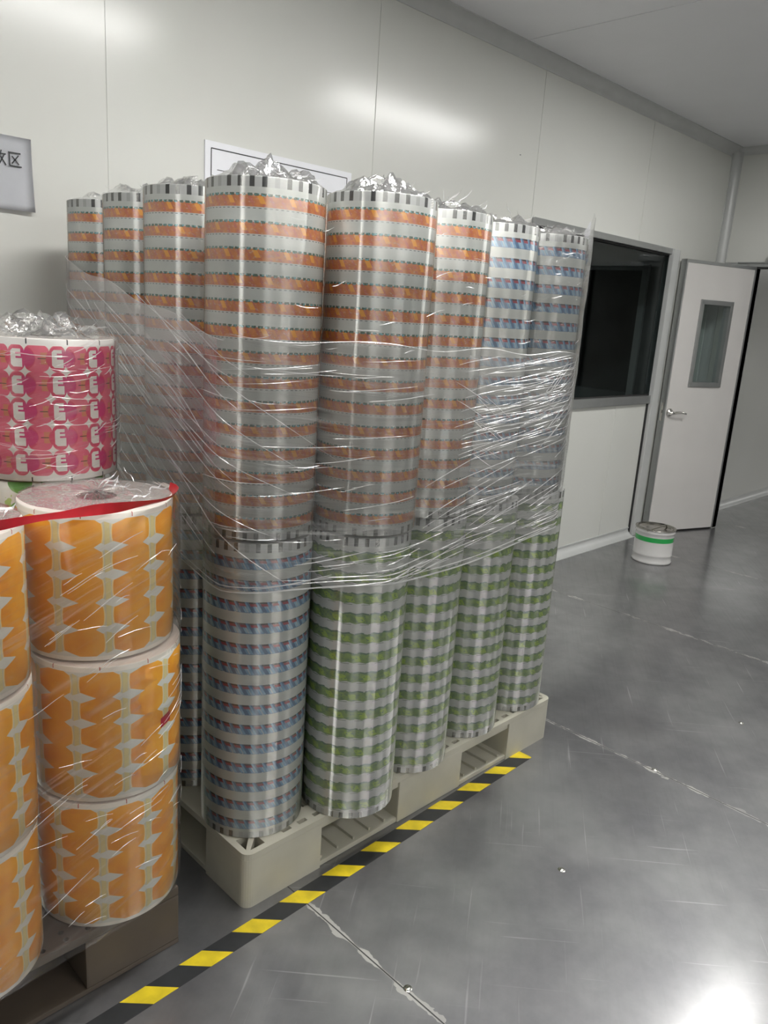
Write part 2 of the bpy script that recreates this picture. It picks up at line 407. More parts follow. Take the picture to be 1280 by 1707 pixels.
# coving, corner and base profiles
def cove(bm, a, b, nrm, up, r=.045, n=6):
    a = Vector(a); b = Vector(b); nrm = Vector(nrm); up = Vector(up); pr = []
    for i in range(n+1):
        t = PI/2*i/n; pr.append(nrm*(r-r*math.sin(t))+up*(r-r*math.cos(t)))
    A = [bm.verts.new(a+q) for q in pr]; B = [bm.verts.new(b+q) for q in pr]
    for i in range(n): f = bm.faces.new((A[i], A[i+1], B[i+1], B[i])); f.smooth = True
    return
bm = bmesh.new(); cove(bm, (X0, YW, ZC), (X1, YW, ZC), (0, -1, 0), (0, 0, -1), .05)
box(bm, X0, X1, YW-.054, YW-.049, ZC-.004, ZC); box(bm, X0, X1, YW-.004, YW, ZC-.056, ZC-.050)
struct(obj('trim_2', bm, MAT['alu_white']))
bm = bmesh.new(); cove(bm, (X1, Y0, ZC), (X1, YW, ZC), (-1, 0, 0), (0, 0, -1), .04); box(bm, X1-.003, X1, Y0, YW, ZC-.046, ZC-.04)
struct(obj('trim_3', bm, MAT['alu_white']))
bm = bmesh.new(); cove(bm, (X1, YW, 0), (X1, YW, ZC), (-1, 0, 0), (0, -1, 0), .045)
box(bm, X1-.052, X1-.045, YW-.004, YW, 0, ZC); box(bm, X1-.004, X1, YW-.052, YW-.045, 0, ZC)
struct(obj('trim_4', bm, MAT['alu_white']))
bm = bmesh.new(); cove(bm, (X0, YW, 0), (3.84, YW, 0), (0, -1, 0), (0, 0, 1), .05)
box(bm, X0, 3.84, YW-.056, YW-.048, 0, .004, 0); box(bm, X0, 3.84, YW-.005, YW, .048, .056)
struct(obj('baseboard_left', bm, MAT['alu_white']))
bm = bmesh.new(); cove(bm, (X1+WT, YW, 0), (XB, YW, 0), (0, -1, 0), (0, 0, 1), .05)
box(bm, X1+WT, XB, YW-.056, YW-.048, 0, .004); struct(obj('baseboard_far', bm, MAT['alu_white']))
# window
wf = empty('window_1', (WX0, YW, WZ0)); struct(wf)
bm = bmesh.new(); W = WX1-WX0; H = WZ1-WZ0; f = .045
for a in ((-.022, W+.03, H-.012, H+.022), (-.022, W+.03, -.032, .018)): box(bm, a[0], a[1], -.018, WT, a[2], a[3], 0, .003)
for a in ((-.022, .02), (W-.02, W+.03)): box(bm, a[0], a[1], -.018, WT, .018, H-.012, 0, .003)
obj('window_frame', bm, MAT['alu'], wf)
bm = bmesh.new(); box(bm, .02, W-.02, .012, .02, .018, H-.012); obj('pane', bm, MAT['glass'], wf)
bm = bmesh.new()
for a in ((.02, W-.02, H-.022, H-.012), (.02, W-.02, .018, .026)): box(bm, a[0], a[1], .002, .012, a[2], a[3])
obj('gasket', bm, MAT['gasket'], wf)
# post added to fill the leaf edge strip between the window and the corner
bm = bmesh.new(); box(bm, 3.85, 3.93, YW-.03, YW, 0, WZ1+.02, 0, .004); box(bm, 3.835, 3.851, YW-.008, YW, 0, WZ0-.03, 1)  # the black strip beside the post is a shadow line built as a solid
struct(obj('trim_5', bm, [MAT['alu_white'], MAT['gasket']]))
# open door, hung on the far wall, its lock edge by the left wall
hin = Vector((4.560, .868)); lok = Vector((3.985, 1.075)); dv = (lok-hin); DL = dv.length; ang = math.atan2(dv.y, dv.x)
door = empty('door_1', (hin.x, hin.y, 0), ang); struct(door); T = .042
# local x runs hinge -> lock; the room-facing side is local +y
bm = bmesh.new(); z0, z1 = .012, 1.745; wx0, wx1, wz0, wz1 = .170, .430, 1.00, 1.52
box(bm, .012, wx0, -T, 0, z0, z1); box(bm, wx1, DL-.012, -T, 0, z0, z1); box(bm, wx0, wx1, -T, 0, z0, wz0); box(bm, wx0, wx1, -T, 0, wz1, z1)
obj('door_leaf', bm, MAT['leaf_white'], door)
bm = bmesh.new(); box(bm, DL-.012, DL, -T-.002, .002, z0, z1, 0, .002); box(bm, 0, .012, -T-.002, .002, z0, z1, 0, .002); box(bm, 0, DL, -T-.002, .002, z1, z1+.02, 0, .002)
obj('edge_profile', bm, MAT['alu'], door)
bm = bmesh.new(); box(bm, .0, DL, -T+.01, -.010, .001, .012); box(bm, -.006, 0, -T, .0, .012, z1); obj('seal_strip', bm, MAT['gasket'], door)
bm = bmesh.new(); e = .03
for a in ((wx0-e*.4, wx1+e*.4, wz1-e*.5, wz1+e*.5), (wx0-e*.4, wx1+e*.4, wz0-e*.5, wz0+e*.5)): box(bm, a[0], a[1], -T-.006, .010, a[2], a[3], 0, .004)
for a in ((wx0-e*.4, wx0+e*.5), (wx1-e*.5, wx1+e*.4)): box(bm, a[0], a[1], -T-.006, .010, wz0, wz1, 0, .004)
obj('window_frame', bm, MAT['alu'], door)
bm = bmesh.new(); box(bm, wx0, wx1, -T*.5-.003, -T*.5+.003, wz0, wz1); obj('pane', bm, MAT['door_glass'], door)
hb = empty('handle', (DL-.040, 0, .813)); hb.parent = door
bpy.data.objects.remove(hb)
bm = bmesh.new()
mt = Matrix.Translation(Vector((DL-.045, 0, .815))) @ Matrix.Rotation(-PI/2, 4, 'X')
lathe(bm, [(.0001, 0), (.026, 0), (.027, .004), (.024, .010), (.012, .012), (.011, .034), (.0001, .036)], 24)
bmesh.ops.transform(bm, matrix=mt, verts=bm.verts[:])
for f in bm.faces: f.smooth = True
rose = obj('door_handle', bm, MAT['chrome'], door)
bm = bmesh.new(); pts = [Vector((DL-.045-q*.115, .036+.006*math.sin(q*3), .815+.006*math.sin(q*PI)-.004*q)) for q in [i/10 for i in range(11)]]
for i in range(11):
    r_ = .0095*(1-.35*i/10); ring = [pts[i]+Vector((0, r_*math.cos(a)*.7, r_*math.sin(a))) for a in [2*PI*k/10 for k in range(10)]]
    rv = [bm.verts.new(q) for q in ring]
    if i:
        for k in range(10): fc = bm.faces.new((pv[k], pv[(k+1) % 10], rv[(k+1) % 10], rv[k])); fc.smooth = True
    else: bm.faces.new(rv)
    pv = rv
bm.faces.new(pv); obj('lever', bm, MAT['chrome'], rose)
bm = bmesh.new(); box(bm, DL, DL+.003, -T*.5-.010, -T*.5+.010, .76, .88, 0, .001); box(bm, DL, DL+.009, -T*.5-.006, -T*.5+.006, .81, .83, 0, .002)
obj('latch_plate', bm, MAT['chrome'], door)
# frame of that doorway + closer
bm = bmesh.new(); box(bm, X1-.016, X1+WT+.01, DY0-.03, YW-.05, DZ, DZ+.028, 0, .003); box(bm, X1-.012, X1+WT+.01, DY1, DY1+.028, 0, DZ, 0, .003); box(bm, X1-.012, X1+WT+.01, DY0-.028, DY0, 0, DZ, 0, .003)
box(bm, X1-.010, X1+.02, DY0, DY1, DZ-.012, DZ, 1)
struct(obj('trim_6', bm, [MAT['alu'], MAT['gasket']]))
dc = empty('door_closer', (X1, .80, DZ+.03)); tag(dc, 'small grey door closer on the head of the far doorway', 'door closer')
bm = bmesh.new(); box(bm, -.045, -.004, -.20, .0, .0, .045, 0, .006); obj('closer_body', bm, MAT['alu'], dc)
bm = bmesh.new(); box(bm, -.03, -.018, -.16, .19, -.008, .0, 0, .002); obj('closer_arm', bm, MAT['alu'], dc)

# lamps set flush in the ceiling
for i, (lx, ly, ll, lw, st) in enumerate(LAMPS):
    e_ = empty('ceiling_lamp', (lx, ly, ZC))
    tag(e_, ['rectangular panel lamp flush in the ceiling in front of the window', 'rectangular panel lamp flush in the ceiling above the orange rolls', 'rectangular panel lamp flush in the ceiling towards the back wall',
             'unseen fill panel lamp in the right hand ceiling row nearest the doorway', 'unseen fill panel lamp in the middle of the right hand ceiling row', 'unseen fill panel lamp in the right hand ceiling row nearest the back wall', 'panel lamp at the far end of the next room', 'added fill panel lamp in the next room nearest the doorway'][i], 'ceiling lamp', 'ceiling lamps')
    bm = bmesh.new(); q = .012
    for a in ((-ll/2-q, ll/2+q, -lw/2-q, -lw/2), (-ll/2-q, ll/2+q, lw/2, lw/2+q), (-ll/2-q, -ll/2, -lw/2, lw/2), (ll/2, ll/2+q, -lw/2, lw/2)): box(bm, *a, -.012, 0)
    obj('lamp_frame', bm, MAT['lamp_frame'], e_)
    bm = bmesh.new(); box(bm, -ll/2, ll/2, -lw/2, lw/2, -.009, -.001); obj('diffuser', bm, emit('lamp light %d' % i, st), e_)

# ------------------------------------------------------------------ papers on the wall
def sheet(bm, x0, x1, z0, z1, curl=0.0, n=12, y=YW-.003):
    g = [[bm.verts.new((x0+(x1-x0)*i/n, y-curl*(1-j/n)**2*(.5+.5*(i/n)), z0+(z1-z0)*j/n)) for i in range(n+1)] for j in range(n+1)]
    for j in range(n):
        for i in range(n): f = bm.faces.new((g[j][i], g[j][i+1], g[j+1][i+1], g[j+1][i])); f.smooth = True
    bmesh.ops.solidify(bm, geom=bm.faces[:], thickness=.0006)
p1 = empty('paper_notice', (0, 0, 0)); tag(p1, 'white paper notice with two black characters taped at the left end of the wall', 'notice')
bm = bmesh.new(); sheet(bm, -.26, .045, 1.528, 1.716, .012); obj('sheet', bm, MAT['white_paper'], p1)
bm = bmesh.new(); yk = YW-.0075
def stroke(bm, x0, z0, x1, z1, t=.0030):
    a = Vector((x0, yk, z0)); b = Vector((x1, yk, z1)); d = (b-a).normalized(); s = Vector((-d.z, 0, d.x))*t/2
    vs = [bm.verts.new(q+Vector((0, o, 0))) for o in (0, -.0003) for q in (a-s, b-s, b+s, a+s)]
    bm.faces.new(vs[:4]); bm.faces.new(vs[4:][::-1])
    for i in range(4): bm.faces.new((vs[i], vs[(i+1) % 4], vs[4+(i+1) % 4], vs[4+i]))
gx, gz, gs = -.018, 1.640, .034                   # 区
for a in ((0, 1, .95, 1), (.08, 1, .08, .02), (.08, .02, 1, .02), (.78, .84, .25, .18), (.28, .74, .80, .16)):
    stroke(bm, gx+a[0]*gs, gz+a[1]*gs, gx+a[2]*gs, gz+a[3]*gs)
gx = -.058                                        # 放
for a in ((.22, 1.05, .28, .88), (.0, .84, .46, .84), (.20, .84, .0, .0), (.18, .56, .42, .56), (.42, .56, .36, .02), (.36, .02, .22, .10),
          (.66, 1.06, .52, .62), (.62, .80, 1.0, .80), (.88, .78, .46, .0), (.56, .62, .98, .0)):
    stroke(bm, gx+a[0]*gs, gz+a[1]*gs, gx+a[2]*gs, gz+a[3]*gs)
gx = -.098                                        # 存
for a in ((.02, .85, .98, .85), (.45, 1.05, .02, .30), (.22, .58, .22, .0), (.44, .62, .86, .62), (.86, .62, .66, .46), (.66, .46, .66, .02), (.66, .02, .52, .08), (.38, .32, .98, .32)):
    stroke(bm, gx+a[0]*gs, gz+a[1]*gs, gx+a[2]*gs, gz+a[3]*gs)
obj('characters', bm, MAT['ink'], p1)
p2 = empty('framed_poster', (0, 0, 0)); tag(p2, 'white poster with a thin black border line on the wall behind the tall rolls', 'poster')
bm = bmesh.new(); box(bm, .590, 1.22, YW-.006, YW-.0002, 1.40, 1.818, 0, .001); obj('sheet', bm, MAT['white_paper'], p2)
bm = bmesh.new(); yk = YW-.0064
for a in ((.612, 1.797, 1.198, 1.797), (.6125, 1.42, .6125, 1.797), (1.1975, 1.42, 1.1975, 1.797), (.612, 1.42, 1.198, 1.42)): stroke(bm, *a, .0032)
stroke(bm, .635, 1.735, 1.17, 1.735, .002)
obj('border_line', bm, MAT['ink'], p2)

# ------------------------------------------------------------------ pallets
def slab(bm, xs, ys, holes, z0, z1):
    """deck plate of cells; holes = set of (i, j) left open"""
    nx, ny = len(xs)-1, len(ys)-1; V = {}
    def v(i, j, k):
        if (i, j, k) not in V: V[(i, j, k)] = bm.verts.new((xs[i], ys[j], (z0, z1)[k]))
        return V[(i, j, k)]
    full = lambda i, j: 0 <= i < nx and 0 <= j < ny and (i, j) not in holes
    for i in range(nx):
        for j in range(ny):
            if not full(i, j): continue
            bm.faces.new((v(i, j, 1), v(i+1, j, 1), v(i+1, j+1, 1), v(i, j+1, 1)))
            bm.faces.new((v(i, j, 0), v(i, j+1, 0), v(i+1, j+1, 0), v(i+1, j, 0)))
            if not full(i-1, j): bm.faces.new((v(i, j, 0), v(i, j, 1), v(i, j+1, 1), v(i, j+1, 0)))
            if not full(i+1, j): bm.faces.new((v(i+1, j, 0), v(i+1, j+1, 0), v(i+1, j+1, 1), v(i+1, j, 1)))
            if not full(i, j-1): bm.faces.new((v(i, j, 0), v(i+1, j, 0), v(i+1, j, 1), v(i, j, 1)))
            if not full(i, j+1): bm.faces.new((v(i, j+1, 0), v(i, j+1, 1), v(i+1, j+1, 1), v(i+1, j+1, 0)))
PH = .140
pal = empty('plastic_pallet', (0, 0, 0)); tag(pal, 'beige plastic pallet with slotted deck under the tall film rolls', 'pallet')
LX, LY = 1.20, 1.00
def axis(L, off, n, slot, gap):
    a = [0, off]; st = (L-2*off-n*slot)/(n-1)
    for i in range(n): a += [a[-1]+slot] if i == 0 else [a[-1]+st, a[-1]+st+slot]
    return a+[L]
xs = axis(LX, .115, 21, .026, 0); ys = [0, .016, .028] + [round(.075+.0*i, 3) for i in range(1)]
ys = [0, .016, .028, .062]; y = .062
while y < LY-.10: ys += [y+.032, y+.045]; y += .045+.0
ys = sorted(set(round(q, 4) for q in ys if q < LY-.03)) + [LY-.028, LY-.016, LY]
holes = set()
nx, ny = len(xs)-1, len(ys)-1
for i in range(1, nx-1):
    if i % 2 == 1: holes.add((i, 1)); holes.add((i, ny-2))
for i in range(1, nx-1):
    if i % 2 == 1:
        for j in range(3, ny-3):
            if (ys[j+1]-ys[j]) > .02: holes.add((i, j))
xs2 = xs[:]
for j in range(3, ny-3):                             # short slots near the two ends, clear of the corners
    pass
bm = bmesh.new(); slab(bm, xs, ys, holes, PH-.016, PH)
deck = obj('deck', bm, MAT['beige'], pal)
# the four deck corners have two triangular pockets either side of a diagonal rib
bx = [(0, .22), (.49, .75), (.975, 1.20)]; by = [(0, .16), (.42, .58), (.84, 1.0)]
def cut(o, boxes):
    for (a, b, c, d, e, f) in boxes: pass
def poly_prism(bm, pts, z0, z1):
    A = [bm.verts.new((p[0], p[1], z0)) for p in pts]; B = [bm.verts.new((p[0], p[1], z1)) for p in pts]; n = len(pts)
    bm.faces.new(A[::-1]); bm.faces.new(B)
    for i in range(n): bm.faces.new((A[i], A[(i+1) % n], B[(i+1) % n], B[i]))
for ix, (a, b) in enumerate(bx):
    for iy, (c, d) in enumerate(by):
        bm = bmesh.new(); t = .006
        if (ix, iy) in ((0, 0), (2, 0), (0, 2), (2, 2)):
            # rounded outer corner, solid shell
            sx = 1 if ix == 0 else -1; sy = 1 if iy == 0 else -1
            ox = a if ix == 0 else b; oy = c if iy == 0 else d; wx = b-a; wy = d-c; r = .022
            pts = [(ox+sx*wx, oy)]
            for k in range(7): th = PI/2*k/6; pts.append((ox+sx*(r-r*math.sin(th)), oy+sy*(r-r*math.cos(th))))
            pts += [(ox, oy+sy*wy), (ox+sx*wx, oy+sy*wy)]
            if sx*sy < 0: pts = pts[::-1]
            pts = pts[::-1]
            poly_prism(bm, pts, 0, PH-.0165)
        else: box(bm, a, b, c, d, 0, PH-.0165, 0, .005)
        bm.normal_update(); bmesh.ops.recalc_face_normals(bm, faces=bm.faces[:])
        obj('block', bm, MAT['beige'], pal)
# bottom runners and lips
for (c, d) in by:
    bm = bmesh.new(); box(bm, .20, 1.0, c+.004, d-.004, .0005, .014, 0, .002)
    for k in range(14): box(bm, .23+k*.055, .236+k*.055, c+.012, d-.012, .014, .022)
    obj('runner', bm, MAT['beige'], pal)
for (a, b) in bx:
    bm = bmesh.new(); box(bm, a+.004, b-.004, .14, .86, .0005, .014, 0, .002); obj('runner', bm, MAT['beige'], pal)
bm = bmesh.new()
for k in range(24):
    if not any(a-.02 < .03+k*.05 < b+.01 for a, b in bx): box(bm, .03+k*.05, .036+k*.05, .008, .99, PH-.036, PH-.0165)
for y_ in (.006, .2, .5, .8, .988): box(bm, .21, .98, y_, y_+.006, PH-.034, PH-.0165)
obj('deck_rib', bm, MAT['beige'], pal)
# real cut-outs: round the deck's corners and open the pockets (boolean, applied to the mesh here)
def boolean(o, bmc):
    me = bpy.data.meshes.new('c'); bmesh.ops.recalc_face_normals(bmc, faces=bmc.faces[:]); bmc.to_mesh(me); bmc.free()
    c = bpy.data.objects.new('c', me); C.objects.link(c)
    bpy.context.view_layer.update(); c.matrix_world = o.matrix_world.copy()
    md = o.modifiers.new('b', 'BOOLEAN'); md.operation = 'DIFFERENCE'; md.object = c; md.solver = 'EXACT'
    bpy.context.view_layer.update()
    dg = bpy.context.evaluated_depsgraph_get(); nm = bpy.data.meshes.new_from_object(o.evaluated_get(dg))
    o.modifiers.clear(); old = o.data; o.data = nm; bpy.data.meshes.remove(old); bpy.data.objects.remove(c); bpy.data.meshes.remove(me)
bmc = bmesh.new()
def corner_pts(ox, oy, sx, sy, pts): return [(ox+sx*p[0], oy+sy*p[1]) for p in pts]
for ox, sx in ((0, 1), (LX, -1)):
    for oy, sy in ((0, 1), (LY, -1)):
        r = .022; arc = [(-.01, -.01), (r, -.01)]+[(r-r*math.sin(PI/2*k/6), r-r*math.cos(PI/2*k/6)) for k in range(7)]+[(-.01, r)]
        poly_prism(bmc, corner_pts(ox, oy, sx, sy, arc), PH-.03, PH+.01)
        poly_prism(bmc, corner_pts(ox, oy, sx, sy, [(.022, .015), (.062, .015), (.062, .052)]), PH-.03, PH+.01)
        poly_prism(bmc, corner_pts(ox, oy, sx, sy, [(.015, .022), (.052, .062), (.015, .062)]), PH-.03, PH+.01)
boolean(deck, bmc)
cors = [o for o in pal.children if o.name.startswith('block')]
for o in cors:
    xsv = [v.co.x for v in o.data.vertices]; ysv = [v.co.y for v in o.data.vertices]
    if (min(xsv) < .01 or max(xsv) > 1.19) and (min(ysv) < .01 or max(ysv) > .99):
        bmc = bmesh.new(); sx = 1 if min(xsv) < .01 else -1; sy = 1 if min(ysv) < .01 else -1; ox = 0 if sx > 0 else LX; oy = 0 if sy > 0 else LY
        poly_prism(bmc, corner_pts(ox, oy, sx, sy, [(.022, .015), (.062, .015), (.062, .052)]), .02, PH)
        poly_prism(bmc, corner_pts(ox, oy, sx, sy, [(.015, .022), (.052, .062), (.015, .062)]), .02, PH)
        boolean(o, bmc)

bp = empty('plastic_pallet', (-1.356, .018, 0)); tag(bp, 'brown pallet with small round deck holes under the orange rolls', 'pallet')
bm = bmesh.new(); box(bm, 0, 1.2, 0, 1.0, PH-.020, PH, 0, .004); bdeck = obj('deck', bm, MAT['brown'], bp)
bmc = bmesh.new()
for hx in [1.2-.06-.043*k for k in range(16)]:
    for hy in (.012, .034, .10): poly_prism(bmc, [(hx+.0055*math.cos(2*PI*q/10), hy+.0055*math.sin(2*PI*q/10)) for q in range(10)], PH-.030, PH+.01)
boolean(bdeck, bmc)
for (a, b) in ((0, .20), (.50, .70), (1.0, 1.2)):
    for (c, d) in ((0, .16), (.42, .58), (.84, 1.0)):
        bm = bmesh.new(); box(bm, a, b, c, d, .012, PH-.0205, 0, .004); obj('block', bm, MAT['brown'], bp)
for (c, d) in ((0, .16), (.42, .58), (.84, 1.0)):
    bm = bmesh.new(); box(bm, 0, 1.2, c, d, .0005, .0118, 0, .002); obj('runner', bm, MAT['brown'], bp)

# ------------------------------------------------------------------ rolls
def roll_mesh(r, h, rc):
    bm = bmesh.new(); uvl = bm.loops.layers.uv.new('UVMap'); e = .0018
    lathe(bm, [(rc, 0, 1), (r-e, 0, 0), (r, e, 0), (r, h*.25, 0), (r, h*.5, 0), (r, h*.75, 0), (r, h-e, 0), (r-e, h, 1), (rc, h, 1), (rc, 0, 1)], 96, 0, 0, 0, uvl)
    for f in bm.faces:
        if f.material_index == 1: f.smooth = False
    return bm
def core_mesh(r, h):
    bm = bmesh.new(); lathe(bm, [(r, .001), (r, h-.001), (r-.006, h-.001), (r-.006, .001)], 40, closed=True); return bm
FILM = {}
def film_roll(kind, x, y, z, r, rz, label, h=.702):
    key = (kind, r)
    if key not in FILM:
        o = obj('film_roll', roll_mesh(r, h, .034), [MAT['film_'+kind], MAT['film_end']])
        obj('core', core_mesh(.0338, h), MAT['core'], o); FILM[key] = o
    else:
        s = FILM[key]; o = s.copy(); C.objects.link(o)
        for c in list(s.children):
            if c.name.startswith('core'): k = c.copy(); C.objects.link(k); k.parent = o
    o.location = (x, y, z); o.rotation_euler.z = rz
    return tag(o, label, 'film roll', 'tall rolls of printed film')
def crumple(parent, r, h, zb, seed, amp=.035, spike=None):
    rnd = random.Random(seed); bm = bmesh.new(); uvl = bm.loops.layers.uv.new('UVMap')
    nr, na = 12, 56; ph = [rnd.random()*6.28 for _ in range(8)]
    G = []
    for i in range(nr+1):
        row = []
        for j in range(na):
            a = 2*PI*j/na; q = i/nr; rr = (r-.003)*(q**.8)
            zz = amp*(.45+.35*math.sin(3*a+ph[0]+4*q)+.3*math.sin(5*a+ph[1]-6*q)+.25*math.sin(9*a+ph[2]+9*q))*(1-q**3)+rnd.uniform(-1, 1)*amp*.10*(1-q*.6)
            zz = max(zz, .001) if i < nr else .0006
            row.append(bm.verts.new((rr*math.cos(a)+rnd.uniform(-1, 1)*.002, rr*math.sin(a)+rnd.uniform(-1, 1)*.002, h+zz)))
        G.append(row)
    for i in range(nr):
        for j in range(na):
            k = (j+1) % na; f = bm.faces.new((G[i][j], G[i][k], G[i+1][k], G[i+1][j])); f.smooth = True
            for lp, q in zip(f.loops, ((i, j), (i, j+1), (i+1, j+1), (i+1, j))): lp[uvl].uv = (q[0]*.01, q[1]*.012)
    for s in range(rnd.randint(16, 22)):                    # stiff pulled-up slivers
        a = rnd.gauss(-.3-(parent.rotation_euler.z if parent else 0), .9); q = rnd.uniform(.15, .8)*r; p = Vector((q*math.cos(a), q*math.sin(a), h+amp*rnd.uniform(.1, .6)))
        d = Vector((rnd.uniform(-1, 1), rnd.uniform(-1, 1), rnd.uniform(.0, .5))).normalized()*rnd.uniform(.025, .07)
        e_ = p+d
        ribbon(bm, [p+(e_-p)*t/6+Vector((0, 0, .004*math.sin(t))) for t in range(7)], Vector((.3, -.8, .5)), rnd.uniform(.0015, .0045), uvl, 1)
    if spike:
        tip = Vector(spike); base = [Vector((r*math.cos(a), r*math.sin(a), h-.002)) for a in (-1.2, -.9, -.6, -.3)]
        tv = bm.verts.new(tip); bv = [bm.verts.new(b) for b in base]
        for i in range(3):
            f = bm.faces.new((bv[i], bv[i+1], tv))
            for lp in f.loops: lp[uvl].uv = (lp.vert.co.x, lp.vert.co.z)
    return obj('crumpled_film', bm, [MAT['crumple'], MAT['fold']], parent)

Z1 = PH+.001; Z2 = .849; RR = {}
def facing(x, y, off=0): return math.atan2(-1.211-y, -.878-x)+off
UP = [('orange', .116, .145, .120, 'orange-striped clear film roll, topmost at the pallet corner nearest the viewer'),
      ('orange', .340, .042, .117, 'orange-striped film roll bulging forward, second from the near corner in the upper row'),
      ('orange', .572, .075, .116, 'orange-striped film roll just left of the two upper blue-striped rolls'),
      ('blue', .802, .100, .114, 'blue-striped film roll in the upper tier beside the orange-striped one'),
      ('blue', 1.032, .100, .114, 'blue-striped film roll in the upper row, in front of the dark window'),
      ('orange', .116, .397, .117, 'orange-striped upper film roll directly behind the corner roll, third from the left'),
      ('orange', .138, .635, .117, 'orange-striped upper film roll second from the left, near the wall'),
      ('orange', .155, .875, .117, 'orange-striped upper film roll at the far left, closest to the wall'),
      ('orange', .362, .345, .117, 'orange-striped upper film roll half hidden behind the two foremost ones')]
LO = [('blue', .116, .143, .120, 'blue-striped film roll standing on the pallet corner nearest the viewer'),
      ('green', .338, .045, .116, 'green-striped film roll overhanging the pallet edge, nearest of the green ones'),
      ('green', .589, .085, .116, 'second nearest green-striped film roll on the front edge of the pallet'),
      ('green', .845, .106, .115, 'third green-striped film roll along the front edge of the pallet'),
      ('green', 1.088, .112, .115, 'farthest green-striped film roll at the far end of the pallet'),
      ('blue', .116, .397, .117, 'shaded blue-striped lower film roll directly behind the near corner roll'),
      ('blue', .138, .635, .117, 'shaded blue-striped lower film roll in the middle of the left side'),
      ('blue', .155, .875, .117, 'shaded blue-striped lower film roll nearest the wall'),
      ('blue', .362, .345, .117, 'blue-striped lower film roll inside the load behind the front row')]
for bx_ in (.391, .627, .863, 1.099):
    LO.append(('blue', bx_, .868, .117, 'blue-striped film roll in the lower back row between the front rolls and the wall'))
    UP.append(('orange', bx_, .868, .117, 'orange-striped film roll in the upper back row between the front rolls and the wall'))
rnd = random.Random(3); uppers = []
for i, (k, x, y, r, lb) in enumerate(LO): film_roll(k, x, y, Z1, r, rnd.uniform(.1, 1.6), lb)
for i, (k, x, y, r, lb) in enumerate(UP):
    o = film_roll(k, x, y, Z2, r, rnd.uniform(.1, 1.6), lb); uppers.append((o, r))
for i, (o, r) in enumerate(uppers):
    o_r = o.rotation_euler.z; c = crumple(o, r, .702, 0, 40+i, .040 if i < 2 else .026); 

LAB = {}
def label_roll(kind, x, y, z, rz, label, group, r=.137, h=.270, parts=True):
    if kind not in LAB:
        o = obj('label_roll', roll_mesh(r, h, .036), [MAT['label_'+kind], MAT['paper_end']]); obj('core', core_mesh(.0358, h), MAT['core'], o); LAB[kind] = o
    else:
        s = LAB[kind]; o = s.copy(); C.objects.link(o)
        for c in list(s.children):
            if c.name.startswith('core'): k = c.copy(); C.objects.link(k); k.parent = o
    o.location = (x, y, z); o.rotation_euler.z = rz
    return tag(o, label, 'roll', group)
HL = .2745
G1 = 'orange printed rolls stacked on the brown pallet'
o1 = [(-.251, .130), (-.247, .128), (-.249, .150)]
for k, ((x, y), lb) in enumerate(zip(o1, ('orange blob-printed roll at the bottom of the stack by the pallet corner', 'orange blob-printed roll with a dark red mark, middle of the stack by the pallet corner', 'orange blob-printed roll topmost under the red strap, open core facing up'))):
    a = label_roll('orange', x, y, PH+.001+k*HL, [1.05, .72, 1.25][k], lb, G1)
    if k == 1: mid = a
o2 = [(-.545, .110), (-.543, .106), (-.541, .112)]
for k, ((x, y), lb) in enumerate(zip(o2, ('lowest orange blob-printed roll of the stack cut off by the left edge', 'middle orange blob-printed roll of the stack cut off by the left edge', 'top orange blob-printed roll with a red mark, cut off by the left edge'))):
    b = label_roll('orange', x, y, PH+.001+k*HL, [1.5, .9, .7][k], lb, G1)
def red_patch(parent, az, z0, z1, wd, r=.1374):
    bm = bmesh.new(); a0 = az-parent.rotation_euler.z; n = 8
    lo = [bm.verts.new((r*math.cos(a0+wd*(i/n-.5)), r*math.sin(a0+wd*(i/n-.5)), z0+.006*i/n)) for i in range(n+1)]
    hi = [bm.verts.new((r*math.cos(a0+wd*(i/n-.5)), r*math.sin(a0+wd*(i/n-.5)), z1+.006*i/n)) for i in range(n+1)]
    for i in range(n): bm.faces.new((lo[i], lo[i+1], hi[i+1], hi[i]))
    o = obj('mark', bm, MAT['darkred'], parent); o['label'] = 'dark red mark'; return o
red_patch(mid, math.radians(245+48), .118, .138, .20)
red_patch(b, math.radians(253+32), .115, .150, .28)
pk = (-.234, .405)
G2 = 'rolls in the stack behind the orange ones'
for k, lb in ((0, 'green leaf-printed roll at the bottom of the stack behind the orange rolls'), (1, 'green leaf-printed roll in the middle of the stack behind the orange rolls'), (2, 'green leaf-printed roll right under the pink one')):
    label_roll('leaf', pk[0]-.016, pk[1]+.025, PH+.001+k*HL, k*1.3, lb, G2)
pink = label_roll('pink', pk[0], pk[1], PH+.001+3*HL, 1.12, 'pink roll printed with white glyphs and stars, raised behind the orange stack', G2)

